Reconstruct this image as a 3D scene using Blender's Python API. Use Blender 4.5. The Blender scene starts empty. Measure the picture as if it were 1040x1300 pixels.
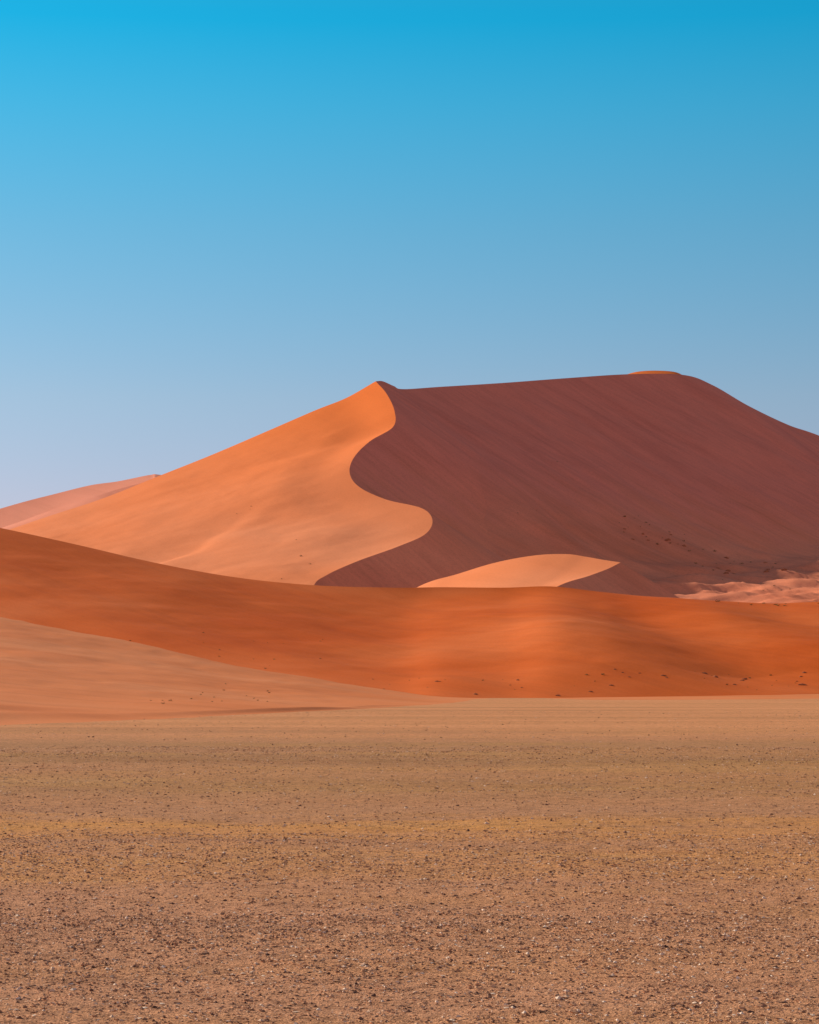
import bpy, math, numpy as np
from mathutils import Vector
rng = np.random.default_rng(7)
EYE = 2.2
F = 2950.0
def unproj(b, v, d):
    # image pixel (column, row) at a chosen depth -> world metres
    return (d*(b-520)/F, d, EYE + d*(866-v)/F)

# ---------------------------------------------------------------- noise
def hash2(ix, iy, seed):
    h = (ix*374761393 + iy*668265263 + seed*974634777) & 0xFFFFFFFF
    h = ((h ^ (h >> 13))*1274126177) & 0xFFFFFFFF
    h = h ^ (h >> 16)
    return (h & 0xFFFF)/65535.0*2-1
def vnoise(x, y, seed=0):
    x = np.asarray(x, float); y = np.asarray(y, float)
    ix = np.floor(x).astype(np.int64); iy = np.floor(y).astype(np.int64)
    fx = x-ix; fy = y-iy
    fx = fx*fx*fx*(fx*(fx*6-15)+10); fy = fy*fy*fy*(fy*(fy*6-15)+10)
    a = hash2(ix, iy, seed); b = hash2(ix+1, iy, seed)
    c = hash2(ix, iy+1, seed); d = hash2(ix+1, iy+1, seed)
    return (a*(1-fx)+b*fx)*(1-fy)+(c*(1-fx)+d*fx)*fy
def fbm(x, y, seed=0, o=4):
    s = 0; a = 1
    for i in range(o):
        s = s + a*vnoise(x*2**i+i*17.3, y*2**i-i*9.1, seed+i); a *= .5
    return s
def sstep(x, a, b):
    t = np.clip((x-a)/(b-a), 0, 1); return t*t*(3-2*t)

# ---------------------------------------------------------------- curves
def curve(pts, t):
    P = np.array(pts, float); n = len(P)-1
    P = np.vstack([2*P[0]-P[1], P, 2*P[-1]-P[-2]])
    x = np.clip(np.asarray(t), 0, 1)*n
    i = np.minimum(x.astype(int), n-1); f = (x-i)[:, None]
    p0, p1, p2, p3 = P[i], P[i+1], P[i+2], P[i+3]
    return .5*((2*p1)+(-p0+p2)*f+(2*p0-5*p1+4*p2-p3)*f*f+(-p0+3*p1-3*p2+p3)*f**3)
def coons(top, bot, left, right, ns, nt, ps=1.0, pt=1.0):
    s = np.linspace(0, 1, ns); t = np.linspace(0, 1, nt)
    T = curve(top, s)[None]; B = curve(bot, s)[None]
    L = curve(left, t)[:, None]; R = curve(right, t)[:, None]
    a = (1-(1-s)**ps)[None, :, None]; b = (1-(1-t)**pt)[:, None, None]
    c00, c10, c01, c11 = T[0, 0], T[0, -1], B[0, 0], B[0, -1]
    return (1-a)*L+a*R+(1-b)*T+b*B-((1-a)*(1-b)*c00+a*(1-b)*c10+(1-a)*b*c01+a*b*c11), s, t

def grid_faces(nr, nc, off=0):
    i = np.arange(nr-1)[:, None]; j = np.arange(nc-1)[None]
    a = (i*nc+j).ravel()+off
    return np.stack([a, a+1, a+nc+1, a+nc], 1)
def make(name, verts, faces, mats, midx=None, smooth=True):
    me = bpy.data.meshes.new(name)
    verts = np.ascontiguousarray(verts, dtype=np.float32); faces = np.asarray(faces)
    k = faces.shape[1]
    me.vertices.add(len(verts)); me.vertices.foreach_set('co', verts.ravel())
    me.loops.add(faces.size); me.loops.foreach_set('vertex_index', faces.ravel().astype(np.int32))
    me.polygons.add(len(faces))
    me.polygons.foreach_set('loop_start', np.arange(0, faces.size, k, dtype=np.int32))
    me.polygons.foreach_set('loop_total', np.full(len(faces), k, dtype=np.int32))
    if midx is not None: me.polygons.foreach_set('material_index', np.asarray(midx, dtype=np.int32))
    me.update(calc_edges=True); me.validate()
    me.polygons.foreach_set('use_smooth', np.full(len(me.polygons), smooth))
    for m in mats: me.materials.append(m)
    ob = bpy.data.objects.new(name, me); bpy.context.collection.objects.link(ob)
    return ob
def make_patches(name, patches, mats):
    V = []; Fc = []; M = []; off = 0
    for G, mi in patches:
        nr, nc = G.shape[:2]
        e1 = G[nr//2, nc//2+1]-G[nr//2, nc//2]; e2 = G[nr//2+1, nc//2]-G[nr//2, nc//2]
        f = grid_faces(nr, nc, off)
        if np.cross(e1, e2)[2] < 0: f = f[:, ::-1]
        V.append(G.reshape(-1, 3)); Fc.append(f); M.append(np.full(len(f), mi)); off += nr*nc
    return make(name, np.vstack(V), np.vstack(Fc), mats, np.concatenate(M))

# ---------------------------------------------------------------- materials
def newmat(name):
    m = bpy.data.materials.new(name); m.use_nodes = True
    nt = m.node_tree; b = nt.nodes['Principled BSDF']
    b.inputs['Roughness'].default_value = .95
    b.inputs['Specular IOR Level'].default_value = .05
    return m, nt, b
def N(nt, t, **kw):
    n = nt.nodes.new(t)
    for k, v in kw.items(): setattr(n, k, v)
    return n
def coords(nt, scale=(1, 1, 1), rot=0):
    tc = N(nt, 'ShaderNodeTexCoord'); v = tc.outputs['Object']
    if rot:
        mp = N(nt, 'ShaderNodeMapping'); mp.inputs['Rotation'].default_value = (0, 0, math.radians(rot))
        nt.links.new(v, mp.inputs['Vector']); v = mp.outputs[0]
    mp = N(nt, 'ShaderNodeMapping'); mp.inputs['Scale'].default_value = scale
    nt.links.new(v, mp.inputs['Vector']); return mp.outputs[0]
def noise(nt, vec, scale, detail=4, rough=.5, dist=0):
    n = N(nt, 'ShaderNodeTexNoise'); n.inputs['Scale'].default_value = scale
    n.inputs['Detail'].default_value = detail; n.inputs['Roughness'].default_value = rough
    n.inputs['Distortion'].default_value = dist
    nt.links.new(vec, n.inputs['Vector']); return n.outputs['Fac']
def ramp(nt, fac, stops):
    r = N(nt, 'ShaderNodeValToRGB'); el = r.color_ramp.elements
    while len(el) < len(stops): el.new(.5)
    for e, (p, c) in zip(el, stops):
        e.position = p; e.color = (*c, 1)
    nt.links.new(fac, r.inputs[0]); return r.outputs[0]
def mix(nt, fac, a, b, mode='MIX'):
    m = N(nt, 'ShaderNodeMix', data_type='RGBA', blend_type=mode)
    for sock, v in ((m.inputs[0], fac), (m.inputs[6], a), (m.inputs[7], b)):
        if isinstance(v, (int, float)): sock.default_value = v
        elif isinstance(v, tuple): sock.default_value = (*v, 1)
        else: nt.links.new(v, sock)
    return m.outputs[2]
def maprange(nt, val, a, b, smooth=True, c=0, d=1):
    mr = N(nt, 'ShaderNodeMapRange'); mr.inputs[1].default_value = a; mr.inputs[2].default_value = b
    mr.inputs[3].default_value = c; mr.inputs[4].default_value = d
    if smooth: mr.interpolation_type = 'SMOOTHSTEP'
    nt.links.new(val, mr.inputs[0]); return mr.outputs[0]
def madd(nt, a, k, b):
    m = N(nt, 'ShaderNodeMath', operation='MULTIPLY_ADD'); nt.links.new(a, m.inputs[0]); m.inputs[1].default_value = k
    if isinstance(b, (int, float)): m.inputs[2].default_value = b
    else: nt.links.new(b, m.inputs[2])
    return m.outputs[0]
def bump(nt, b, items):
    prev = None
    for h, st, dist in items:
        n = N(nt, 'ShaderNodeBump'); n.inputs['Strength'].default_value = st
        n.inputs['Distance'].default_value = dist
        nt.links.new(h, n.inputs['Height'])
        if prev: nt.links.new(prev, n.inputs['Normal'])
        prev = n.outputs[0]
    nt.links.new(prev, b.inputs['Normal'])

def sand(name, c1, c2, c3, rot, sc=1.0, streak=.5, sb=.06, fb=.1, dark=(.80, .76, .72), high=None, thin=0, fine_amt=.5):
    # rot: degrees that turn the streak direction onto the x axis
    m, nt, b = newmat(name)
    v = coords(nt)
    vs = coords(nt, (.08, 1, .3), rot)
    big = noise(nt, v, .008*sc, 3, .55)
    col = ramp(nt, big, [(.32, c1), (.5, c2), (.7, c3)])
    st = noise(nt, vs, .045*sc, 5, .6, .3)
    if high:   # colour blended by height, boundary broken up by the streaks
        tc = N(nt, 'ShaderNodeTexCoord'); sp = N(nt, 'ShaderNodeSeparateXYZ'); nt.links.new(tc.outputs['Object'], sp.inputs[0])
        zz = madd(nt, st, high[3], sp.outputs[2]) if len(high) > 3 else sp.outputs[2]
        col = mix(nt, maprange(nt, zz, high[0], high[1]), col, high[2])
    stc = ramp(nt, st, [(.36, dark), (.52, (1, 1, 1)), (.68, (1.0, 1.0, 1.0))])
    col = mix(nt, streak, col, stc, 'MULTIPLY')
    if thin:
        th = noise(nt, vs, .22*sc, 3, .55)
        col = mix(nt, thin, col, ramp(nt, th, [(.36, (.82, .8, .8)), (.5, (1, 1, 1)), (.66, (1.16, 1.14, 1.12))]), 'MULTIPLY')
    fine = noise(nt, v, .9*sc, 3, .65)
    fc = ramp(nt, fine, [(.3, (.84, .82, .8)), (.55, (1, 1, 1))])
    col = mix(nt, fine_amt, col, fc, 'MULTIPLY')
    nt.links.new(col, b.inputs['Base Color'])
    bump(nt, b, [(st, sb, 3.0/sc), (fine, fb, .5/sc)])
    return m
m_lit = sand('dune_sand_far', (.93, .265, .09), (.95, .285, .105), (.96, .31, .125), 70, streak=.2, sb=.02, high=(70, 200, (.93, .215, .042)))  # paler than the near sand: distance haze is put into the colour
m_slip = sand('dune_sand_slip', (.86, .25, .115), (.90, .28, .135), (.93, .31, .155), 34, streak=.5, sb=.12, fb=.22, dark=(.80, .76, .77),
              high=(120, 200, (.84, .25, .150), 90), thin=.3, fine_amt=.8)  # darker mauve top and paler foot put shade and grazing light into the colour
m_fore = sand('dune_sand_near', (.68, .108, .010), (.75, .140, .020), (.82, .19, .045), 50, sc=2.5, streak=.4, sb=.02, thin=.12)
m_back = sand('dune_sand_distant', (.88, .29, .16), (.90, .31, .18), (.92, .34, .20), 60, streak=.3)  # pinker and paler again, haze painted into the base colour
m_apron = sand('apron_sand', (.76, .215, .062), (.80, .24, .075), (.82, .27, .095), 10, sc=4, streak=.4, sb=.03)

# ---------------------------------------------------------------- the great dune
S = [unproj(*p) for p in [(477,484,1600),(491,500,1570),(501,522,1530),(499,542,1500),(470,560,1465),(450,580,1430),
     (444,600,1400),(456,618,1370),(490,634,1340),(535,645,1310),(549,660,1280),(540,678,1250),(505,694,1220),
     (455,712,1185),(415,730,1150),(398,745,1120),(392,790,1040),(388,880,900)]]
topA = [unproj(*p) for p in [(477,484,1600),(440,505,1600),(400,521,1595),(340,547,1580),(270,577,1560),(200,605,1535),
        (130,633,1510),(60,656,1485),(-20,683,1460),(-120,715,1430),(-250,755,1400)]]
leftA = [unproj(*p) for p in [(-250,755,1400),(-250,800,1200),(-250,880,900)]]
botA = [unproj(*p) for p in [(388,880,900),(100,880,900),(-250,880,900)]]
A, s, t = coons(topA, botA, S, leftA, 300, 340, ps=2.2)
def und(G, amp, wl, seed, edge=None):
    n = fbm(G[..., 0]/wl, G[..., 1]/wl, seed, 4)
    G[..., 2] += amp*n*(edge if edge is not None else 1)
eA = (1-np.exp(-s/.08))[None]*(1-np.exp(-t/.05))[:, None]
und(A, 1.2, 110, 3, eA); und(A, .3, 28, 6, eA)
# wind hollow crossing the sunny face
def hollow(G, p, q_, w, dep):
    p = np.array(p); q_ = np.array(q_); d = q_-p; ln = np.hypot(*d); d = d/ln
    rx, ry = G[..., 0]-p[0], G[..., 1]-p[1]
    al = rx*d[0]+ry*d[1]; di = -rx*d[1]+ry*d[0] + 5*fbm(al/45, al*0, 90, 2)
    win = sstep(al, 0, .35*ln)*(1-sstep(al, .75*ln, 1.15*ln))
    G[..., 2] -= dep*win*np.where(di > 0, np.exp(-(di/w)**2), np.exp(-(di/(2.6*w))**2))
hollow(A, (-80, 1400), (-158, 1200), 9, 1.5)
hollow(A, (-40, 1330), (-120, 1180), 14, .8)
def ruled(R, fx, fy, n, length, ang):
    r = length*np.linspace(0, 1, n)**1.4
    return np.stack([R[None, :, 0]+r[:, None]*fx[None], R[None, :, 1]+r[:, None]*fy[None],
                     R[None, :, 2]-r[:, None]*math.tan(math.radians(ang))], -1), r
def slip(rail, n, m, d, length, ang=32.5, und_amp=0, seed=0):
    R = curve(rail, np.linspace(0, 1, m)); ln = math.hypot(*d)
    G, r = ruled(R, np.full(m, d[0]/ln), np.full(m, d[1]/ln), n, length, ang)
    if und_amp: und(G, und_amp, 70, seed, (1-np.exp(-r/25))[:, None])
    return G
SL = slip(S, 120, 420, (.97, -.24), 330, und_amp=.8, seed=11)
topB = [unproj(*p) for p in [(477,484,1600),(486,484,1606),(500,490,1612),(512,494,1620),(560,491,1660),(640,486,1720),(720,480,1780),(800,475,1830),
        (868,476,1870),(905,489,1880),(950,515,1890),(1000,539,1900),(1040,553,1910),(1130,590,1925),(1300,660,1950),(1600,760,1980)]]
RB = curve(topB, np.linspace(0, 1, 420))
nf = 70; dirs = np.radians(np.linspace(-84, -52, nf))      # fan round the summit
RW = np.vstack([np.repeat(RB[:1], nf, 0), RB[1:]])
dx_ = np.concatenate([np.cos(dirs), np.full(419, math.cos(math.radians(-52)))])
dy_ = np.concatenate([np.sin(dirs), np.full(419, math.sin(math.radians(-52)))])
W, rW = ruled(RW, dx_, dy_, 320, 1300, 31.5)
W[1:, :nf, 2] -= (1.5*np.linspace(1, 0, nf)[None]*np.clip(rW[1:, None]/6, 0, 1))
def floor_z(x, y):
    return (y-930)/(1500-930)*70 + 4*sstep(x, 70, 230) + 4*fbm(x/120, y/90, 77, 3) + 2.6*fbm(x/30, y/16, 78, 4)*sstep(x, 20, 120)
fl = floor_z(W[..., 0], W[..., 1])
k = 9.0; df = (W[..., 2]-fl)/k
W[..., 2] = np.where(df > 12, W[..., 2], fl + k*np.logaddexp(0, np.minimum(df, 12)))
ew = (1-np.exp(-rW/30))[:, None]
rot = math.radians(38)
a_ = W[..., 0]*math.cos(rot)-W[..., 1]*math.sin(rot); b_ = W[..., 0]*math.sin(rot)+W[..., 1]*math.cos(rot)
W[..., 2] += ew*(2.2*fbm(a_/260, b_/45, 61, 3)+1.0*fbm(W[..., 0]/60, W[..., 1]/60, 65, 4)+.5*fbm(W[..., 0]/16, W[..., 1]/12, 66, 3)*sstep(-W[..., 2], -150, -80))
def backof(rail, dx, dy, n=40, m=200):
    r = curve(rail, np.linspace(0, 1, m))
    q = np.linspace(0, 1, n)[:, None, None]
    G = np.repeat(r[None], n, 0)
    G[..., 0] += dx*q[..., 0]; G[..., 1] += dy*q[..., 0]
    G[..., 2] = G[..., 2]*(1-q[..., 0])**1.3-2*q[..., 0]
    return G
# summit knoll behind the edge of the plateau
kt = [unproj(*p) for p in [(770,484,1915),(795,475.5,1915),(812,471.5,1915),(835,470.5,1915),(858,472.5,1915),(872,480,1915),(885,492,1915)]]
kb = [(p[0], 1860, p[2]-24) for p in kt]
kc0, kc1 = curve(kt, np.linspace(0, 1, 60)), curve(kb, np.linspace(0, 1, 60))
KN = np.array([kc0*(1-k_)+kc1*k_ for k_ in np.linspace(0, 1, 20)])
make_patches('sand_dune', [(A, 0), (SL, 1), (W, 1), (backof(topA, -60, 620), 0), (backof(topB, 60, 560), 0), (KN, 0), (backof(kt, 20, 300), 0)], [m_lit, m_slip])

# ---------------------------------------------------------------- small dune in the hollow
cr = [unproj(*p) for p in [(788,714,1080),(772,722,1062),(748,731,1035),(705,746,1000),(640,790,950),(600,880,860)]]
tp = [unproj(*p) for p in [(788,714,1080),(765,710.5,1090),(745,707,1100),(720,703.5,1108),(680,705,1112),(630,714,1115),(580,729,1118),(535,743,1125),(470,780,1135)]]
lf = [unproj(*p) for p in [(470,780,1135),(470,820,1000),(470,880,880)]]
bt = [unproj(*p) for p in [(600,880,860),(540,880,870),(470,880,880)]]
MA, s2, t2 = coons(tp, bt, cr, lf, 160, 140)
MS = slip(cr, 60, 140, (.93, -.36), 110, ang=31)
make_patches('sand_dune', [(MA, 0), (MS, 1), (backof(tp, 20, 120), 0)], [m_lit, m_slip])

# ---------------------------------------------------------------- distant dune, far left
tp = [unproj(*p) for p in [(330,640,2350),(262,612,2330),(205,603,2300),(190,603,2300),(150,611,2280),(115,616,2270),(70,627,2250),(20,640,2230),(-60,664,2200),(-200,705,2150),(-400,760,2100)]]
md = [unproj(*p) for p in [(330,654,2300),(262,626,2275),(205,610,2250),(190,611,2240),(150,621,2215),(115,632,2195),(70,646,2185),(20,664,2165),(-60,690,2140),(-200,722,2090),(-400,775,2050)]]
bs = [(p[0]-60, p[1]-560, -2) for p in md]
q = np.linspace(0, 1, 300)
c0, c1_, c2_ = curve(tp, q), curve(md, q), curve(bs, q)
G1 = np.array([c0*(1-k)+c1_*k for k in np.linspace(0, 1, 14)])
G2 = np.array([c1_*(1-k)+c2_*k for k in np.linspace(0, 1, 60)])
und(G2, 4, 60, 9, np.linspace(0, 1, 60)[:, None]**.5)
make_patches('sand_dune', [(G1, 0), (G2, 0), (backof(tp, -20, 500), 0)], [m_back])

# ---------------------------------------------------------------- foreground dune
cols = [(-500,590,560,740,430,0),(-250,622,530,760,420,0),(-100,650,500,772,410,0),(0,670,490,785,400,0),(100,692,485,806,385,-.5),
 (200,715,480,826,370,-.8),(300,733,478,848,355,-1),(400,743,478,865,340,-1),(500,746,480,880,330,-.8),(560,745.5,482,886,320,-.4),
 (640,746,482,887,325,.2),(700,744.5,482,886.5,325,.5),(760,751,482,886,328,.5),(820,757,484,885,332,.5),(900,762,486,884,338,.4),
 (980,766,488,882.5,345,.2),(1040,764,490,881,352,.2),(1200,762,492,880,365,.5),(1500,762,500,879,390,0)]
m = 620; q = np.linspace(0, 1, m)
cc = curve([unproj(c[0], c[1], c[2]) for c in cols], q); cb = curve([unproj(c[0], c[3], c[4]) for c in cols], q)
kk = curve([(c[5],)*3 for c in cols], q)[:, 0]
ker = np.exp(-np.linspace(-2.5, 2.5, 41)**2); ker /= ker.sum()
def smooth1(a): return np.convolve(np.pad(a, 20, mode='edge'), ker, 'valid')
kk = smooth1(kk)
for j in (1, 2):
    cb[:, j] = smooth1(cb[:, j])
cc[:, 1] = smooth1(cc[:, 1])
T = np.linspace(0, 1, 260)**1.2
FG = cc[None]*(1-T)[:, None, None]+cb[None]*T[:, None, None]
Tc = T
FG[..., 2] += (np.sin(np.pi*Tc)**1.0)[:, None]*kk[None]*1.6
edge = (1-np.exp(-Tc/.08))[:, None]*np.clip((1-Tc)/.2, 0, 1)[:, None]
X, Y = FG[..., 0].copy(), FG[..., 1].copy()
uu = 520+F*cc[:, 0]/cc[:, 1]
win = sstep(uu, 330, 560)*(1-sstep(uu, 640, 780))
FG[..., 2] -= (2.8*(1-np.exp(-T/.06))*(1-T)**1.5)[:, None]*win[None]
und(FG, .42, 40, 21, edge); und(FG, .06, 8, 23, edge)
for x0, slope, w, a in [(16, .12, 13, 1.0), (37, .15, 10, -1.0), (54, .2, 10, 1.1), (-45, -.1, 18, .4)]:
    xx = x0+slope*(480-Y)
    FG[..., 2] += a*np.exp(-((X-xx)/w)**2)*edge
r = cc; bk = np.array([np.stack([r[:, 0]+6*k, r[:, 1]+130*k, r[:, 2]*(1-k)**1.2-1*k], 1) for k in np.linspace(0, 1, 60)])
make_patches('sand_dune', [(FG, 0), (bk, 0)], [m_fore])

# ---------------------------------------------------------------- sand slope at the dune's foot
ta = [unproj(*p) for p in [(-500,733,442),(-250,755,430),(-100,767,420),(0,779,410),(100,800,395),(200,820,380),(300,842,365),(400,860,349),(500,876,337),
     (560,884,326),(640,886,330),(760,885,333),(900,883,343),(1040,880,358),(1200,879,372),(1500,878,398)]]
def gp(u, v):
    d = EYE*F/(v-866); return ((u-520)/F*d, d, -.05)
ba = [gp(*p) for p in [(-500,952),(-250,936),(-100,927),(0,921),(100,917),(200,913),(300,908),(400,903),(500,898),
     (560,895),(640,893),(760,891),(900,889),(1040,887),(1200,886),(1500,885)]]
ct, cbm = curve(ta, q), curve(ba, q)
AP = []
for k in np.linspace(0, 1, 160)**1.3:
    P = cbm*(1-k)+ct*k; P[:, 2] = cbm[:, 2]+(ct[:, 2]-cbm[:, 2])*(.45*k+.55*k**2); AP.append(P)
AP = np.array(AP)
kx = (np.linspace(0, 1, 160)**1.3)[:, None]
hfac = np.clip(AP[-1, :, 2]/3, .05, 1)[None]
AP[..., 2] += .25*fbm(AP[..., 0]/14, AP[..., 1]/30, 31)*np.clip(kx*4, 0, 1)*hfac
# low wind-drifts along the foot of the slope
ua = 520+F*AP[-1, :, 0]/AP[-1, :, 1]
wm = (1-sstep(ua, 380, 560))[None]
for kc, kw, hh, sd_ in [(.035, .014, .26, 1), (.09, .02, .34, 2)]:
    AP[..., 2] += hh*np.exp(-((kx-kc-.012*vnoise(AP[..., 0]/12, AP[..., 0]*0, 80+sd_))/kw)**2)*(.55+.6*vnoise(AP[..., 0]/9, AP[..., 1]/60, 84+sd_))*wm
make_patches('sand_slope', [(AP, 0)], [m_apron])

# ---------------------------------------------------------------- gravel plain (one sheet)
xs = np.concatenate([-np.geomspace(9000, 60, 40), np.linspace(-55, 55, 400), np.geomspace(60, 9000, 40)])
ys = np.concatenate([-np.geomspace(3000, 5, 20), np.linspace(0, 60, 400), np.geomspace(60.3, 9000, 160)])
gx, gy = np.meshgrid(xs, ys)
def ground_z(x, y):
    near = np.clip((260-y)/200, 0, 1)*np.clip((60-np.abs(x))/30, 0, 1)
    return (.03*fbm(x/2.2, y/2.2, 41)+.010*fbm(x/.5, y/.5, 47, 2))*near-.02
gz = ground_z(gx, gy)
mg, nt, b = newmat('gravel_plain')
v = coords(nt)
pos = N(nt, 'ShaderNodeSeparateXYZ'); tc = N(nt, 'ShaderNodeTexCoord'); nt.links.new(tc.outputs['Object'], pos.inputs[0])
far = maprange(nt, pos.outputs[1], 78, 125)
vb = coords(nt, (.35, 1, 1))
patch = noise(nt, vb, .13, 4, .62)
nearc = ramp(nt, patch, [(.3, (.56, .25, .115)), (.45, (.62, .29, .14)), (.54, (.62, .285, .125)), (.62, (.66, .315, .13)), (.72, (.66, .325, .155))])
# strips of finer / coarser gravel left by old sheet floods run across the plain
yw = madd(nt, noise(nt, coords(nt, (.25, 1, 1)), .14, 5, .7), 24, madd(nt, pos.outputs[1], 1, -12))
strip = ramp(nt, maprange(nt, yw, 10, 110, smooth=False), [(.0, (.97, .96, 1.0)), (.16, (1, .97, .98)), (.19, (1.08, 1.03, .86)), (.215, (.95, .93, .90)),
             (.25, (1.14, 1.06, .74)), (.275, (.95, .94, .90)), (.34, (1.02, 1.0, .90)), (.40, (.87, .88, .78)), (.47, (.98, .96, .86)), (.56, (.82, .84, .70)), (.66, (.97, .96, .88)), (.72, (.88, .89, .79)), (.84, (1.06, 1.0, .93))])
nearc = mix(nt, 1, nearc, strip, 'MULTIPLY')
farc = ramp(nt, noise(nt, coords(nt, (.15, 1, 1)), .08, 5, .65), [(.36, (.62, .265, .105)), (.5, (.77, .32, .125)), (.65, (.84, .36, .15))])
col = mix(nt, far, nearc, farc)
f1 = noise(nt, v, 9, 4, .7)
f2 = noise(nt, v, 50, 2, .7)
f3 = noise(nt, v, 2.2, 3, .7)
col = mix(nt, .9, col, ramp(nt, f3, [(.36, (.80, .78, .76)), (.5, (1, 1, 1)), (.7, (1.08, 1.06, 1.04))]), 'MULTIPLY')
col = mix(nt, .9, col, ramp(nt, f1, [(.34, (.56, .52, .50)), (.47, (1, 1, 1)), (.72, (1.18, 1.16, 1.14))]), 'MULTIPLY')
col = mix(nt, .95, col, ramp(nt, f2, [(.36, (.36, .32, .30)), (.47, (1, 1, 1)), (.68, (1.32, 1.3, 1.28))]), 'MULTIPLY')
nt.links.new(col, b.inputs['Base Color'])
bump(nt, b, [(f1, .6, .06), (f2, .8, .02)])
make('desert_plain', np.stack([gx, gy, gz], -1).reshape(-1, 3), grid_faces(*gx.shape), [mg])

# ---------------------------------------------------------------- gravel stones (one object)
mp_, nt, b = newmat('gravel_stone')
ge = N(nt, 'ShaderNodeNewGeometry')
c = ramp(nt, ge.outputs['Random Per Island'], [(0, (.11, .055, .04)), (.2, (.30, .15, .09)), (.55, (.58, .28, .14)), (.8, (.74, .41, .22)), (1, (.94, .70, .50))])
nt.links.new(c, b.inputs['Base Color'])
def scatter(y0, y1, dens, r0, r1, clump, seed):
    area = .2*(y1**2-y0**2)+6*(y1-y0); n = int(area*dens*1.5)
    y = np.sqrt(rng.uniform(y0**2, y1**2, n)); hw = .2*y+3
    x = rng.uniform(-1, 1, n)*hw
    dn = .62+.28*fbm(x/clump/2.5, y/clump, seed, 3)
    keep = rng.random(n) < dn; x, y = x[keep], y[keep]
    r = r0+(r1-r0)*rng.random(len(x))**4.5
    return x, y, r
base = np.array([[1,0,0],[0,1,0],[-1,0,0],[0,-1,0],[0,0,1],[0,0,-1]], float)
oct_ = np.array([[0,1,4],[1,2,4],[2,3,4],[3,0,4],[1,0,5],[2,1,5],[3,2,5],[0,3,5]])
XX = []
for a in [(13, 22, 700, .006, .023, 3.5, 51), (22, 34, 280, .007, .026, 3.5, 51), (34, 80, 40, .010, .034, 6, 52), (80, 180, 1.3, .015, .05, 14, 53)]:
    XX.append(scatter(*a))
x = np.concatenate([a[0] for a in XX]); y = np.concatenate([a[1] for a in XX]); r = np.concatenate([a[2] for a in XX])
n = len(x); th = rng.uniform(0, 2*np.pi, n)
P = base[None]*(1+rng.uniform(-.3, .3, (n, 6, 1)))*(r[:, None, None])
P = P*np.stack([rng.uniform(.8, 1.3, n), rng.uniform(.7, 1.1, n), rng.uniform(.3, .6, n)], 1)[:, None]
P += rng.uniform(-.25, .25, (n, 6, 3))*r[:, None, None]
cx, sx = np.cos(th)[:, None], np.sin(th)[:, None]
PX = P[..., 0]*cx-P[..., 1]*sx+x[:, None]; PY = P[..., 0]*sx+P[..., 1]*cx+y[:, None]
PZ = P[..., 2]+(ground_z(x, y)+r*.15)[:, None]
make('gravel', np.stack([PX, PY, PZ], -1).reshape(-1, 3), (oct_[None]+np.arange(n)[:, None, None]*6).reshape(-1, 3), [mp_], smooth=False)

# ---------------------------------------------------------------- shrubs and crusted rocks
mb, nt, b = newmat('dry_shrub')
ge = N(nt, 'ShaderNodeNewGeometry')
c = ramp(nt, ge.outputs['Random Per Island'], [(0, (.10, .065, .025)), (.5, (.25, .14, .05)), (1, (.48, .27, .09))])
nt.links.new(c, b.inputs['Base Color'])
SV, SF = [], []
def shrub(p, r):
    k = 40
    d = rng.normal(size=(k, 3)); d[:, 2] = np.abs(d[:, 2])*.8; d /= np.linalg.norm(d, axis=1)[:, None]
    c = np.array(p)+d*r*rng.uniform(.2, 1, (k, 1))*np.array([1, 1, .8])
    for i in range(k):
        w = rng.normal(size=(3, 3))*r*.18
        SF.append([len(SV), len(SV)+1, len(SV)+2]); SV.extend([c[i]+w[0], c[i]+w[1], c[i]+w[2]])
RV, RF = [], []
def rock(p, r):
    a = np.linspace(0, 2*np.pi, 8)[:-1]; o = len(RV); sx, sy = rng.uniform(.9, 1.8), rng.uniform(.6, 1)
    for zz, rr in ((-.3, 1), (.25, .85), (.5, .4)):
        for t_ in a:
            j = rng.uniform(.75, 1.2)
            RV.append((p[0]+math.cos(t_)*r*rr*sx*j, p[1]+math.sin(t_)*r*rr*sy*j, p[2]+zz*r*rng.uniform(.8, 1.2)))
    RV.append((p[0], p[1], p[2]+.6*r))
    for l in range(2):
        for i in range(7):
            i2 = (i+1) % 7; A0, B0, C0, D0 = o+l*7+i, o+l*7+i2, o+l*7+7+i2, o+l*7+7+i
            RF.append([A0, B0, C0]); RF.append([A0, C0, D0])
    for i in range(7): RF.append([o+14+i, o+14+(i+1) % 7, o+21])
def belt(G, u0, u1, v0, v1, cnt, r0, r1, fn=None):
    # vegetation belt: surface points whose image coordinates fall in a pixel window
    P = G.reshape(-1, 3); uu = 520+F*P[:, 0]/P[:, 1]; vv = 866-F*(P[:, 2]-EYE)/P[:, 1]
    idx = np.where((uu > u0) & (uu < u1) & (vv > v0) & (vv < v1))[0]
    if len(idx) == 0: return
    for i in rng.choice(idx, min(cnt, len(idx)), replace=False): (fn or shrub)(P[i], r0+(r1-r0)*rng.random()**2)
belt(W, 780, 830, 655, 680, 8, .5, 1.5)
belt(W, 820, 900, 675, 700, 10, .5, 1.7)
belt(W, 790, 870, 665, 695, 8, .8, 1.7, rock)
belt(W, 880, 960, 690, 730, 12, .5, 1.6)
belt(W, 940, 1030, 715, 750, 12, .5, 1.6)
belt(W, 900, 1000, 700, 740, 10, .9, 1.9, rock)
belt(W, 560, 900, 580, 700, 10, .3, .8)
belt(W, 700, 1030, 735, 757, 12, .5, 1.6)
belt(A, 300, 328, 642, 656, 4, .3, .7)
belt(A, 350, 400, 685, 742, 4, .4, .9)
belt(FG, 60, 420, 800, 865, 20, .10, .26)
belt(FG, 740, 1040, 852, 878, 18, .12, .38)
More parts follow.
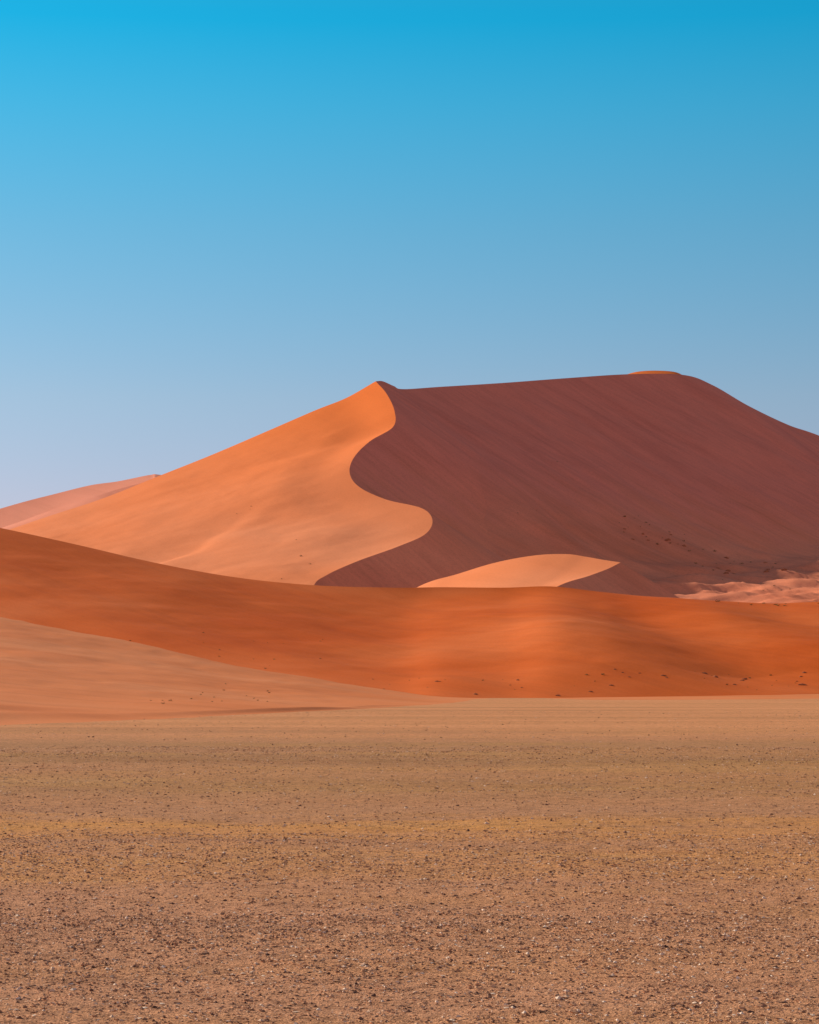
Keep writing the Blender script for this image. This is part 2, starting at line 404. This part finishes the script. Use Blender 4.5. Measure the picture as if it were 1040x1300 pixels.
belt(FG, 780, 1030, 850, 870, 16, .2, .5, rock)
belt(FG, 420, 740, 860, 884, 12, .1, .25)
belt(FG, 420, 800, 862, 884, 12, .12, .35, rock)
belt(FG, 860, 1040, 762, 770, 9, .2, .7)
belt(AP, 190, 350, 868, 895, 18, .1, .24)
make('desert_shrubs', np.array(SV), np.array(SF), [mb], smooth=False)
mr_, nt, b = newmat('crusted_rock')
c = ramp(nt, noise(nt, coords(nt), 2, 4, .6), [(.35, (.28, .085, .04)), (.65, (.50, .17, .07))])
nt.links.new(c, b.inputs['Base Color'])
make('desert_rocks', np.array(RV), np.array(RF), [mr_], smooth=False)

# ---------------------------------------------------------------- light
EL = math.radians(25); AZ = math.radians(-53)   # clockwise from +Y
L = Vector((math.sin(AZ)*math.cos(EL), math.cos(AZ)*math.cos(EL), math.sin(EL)))
sd = bpy.data.lights.new('sun', 'SUN'); sd.energy = 5; sd.angle = math.radians(.53); sd.color = (1, .92, .80)
so = bpy.data.objects.new('sun', sd); bpy.context.collection.objects.link(so)
so.rotation_euler = L.to_track_quat('Z', 'Y').to_euler(); so.location = (-200, 100, 300)
w = bpy.data.worlds.new('World'); bpy.context.scene.world = w; w.use_nodes = True
nt = w.node_tree; bg = nt.nodes['Background']
sky = N(nt, 'ShaderNodeTexSky', sky_type='NISHITA'); sky.sun_disc = False
sky.sun_elevation = EL; sky.sun_rotation = AZ % (2*math.pi); sky.altitude = 800
sky.air_density = 1.0; sky.dust_density = .6; sky.ozone_density = 2.5
tc = N(nt, 'ShaderNodeTexCoord'); sx_ = N(nt, 'ShaderNodeSeparateXYZ'); nt.links.new(tc.outputs['Generated'], sx_.inputs[0])
tint = ramp(nt, sx_.outputs[2], [(0, (1.05, .75, .82)), (.075, (.90, .75, .88)), (.12, (.86, .87, .91)), (.19, (.52, 1.0, 1.04)), (.24, (.24, 1.12, 1.18)), (.275, (.05, 1.16, 1.26)), (.42, (.6, .95, .95)), (1, (1.2, .9, .8))])
# added warm fill behind the camera, away from the sun, brightens shaded faces
warm_fill = maprange(nt, sx_.outputs[1], .15, -.45)
tint = mix(nt, warm_fill, tint, (2.35, 1.4, 1.2))
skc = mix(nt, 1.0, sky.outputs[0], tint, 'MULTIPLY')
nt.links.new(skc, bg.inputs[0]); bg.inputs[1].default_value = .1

# ---------------------------------------------------------------- camera
cd = bpy.data.cameras.new('camera'); cam = bpy.data.objects.new('camera', cd); bpy.context.collection.objects.link(cam)
cam.location = (0, 0, EYE); cam.rotation_euler = (math.radians(90), 0, 0)
cd.sensor_width = 36; cd.lens = 36*F/1300; cd.shift_y = 216/1300; cd.clip_start = .5; cd.clip_end = 20000
sc = bpy.context.scene; sc.camera = cam
sc.view_settings.view_transform = 'Standard'; sc.view_settings.look = 'None'; sc.view_settings.exposure = 0
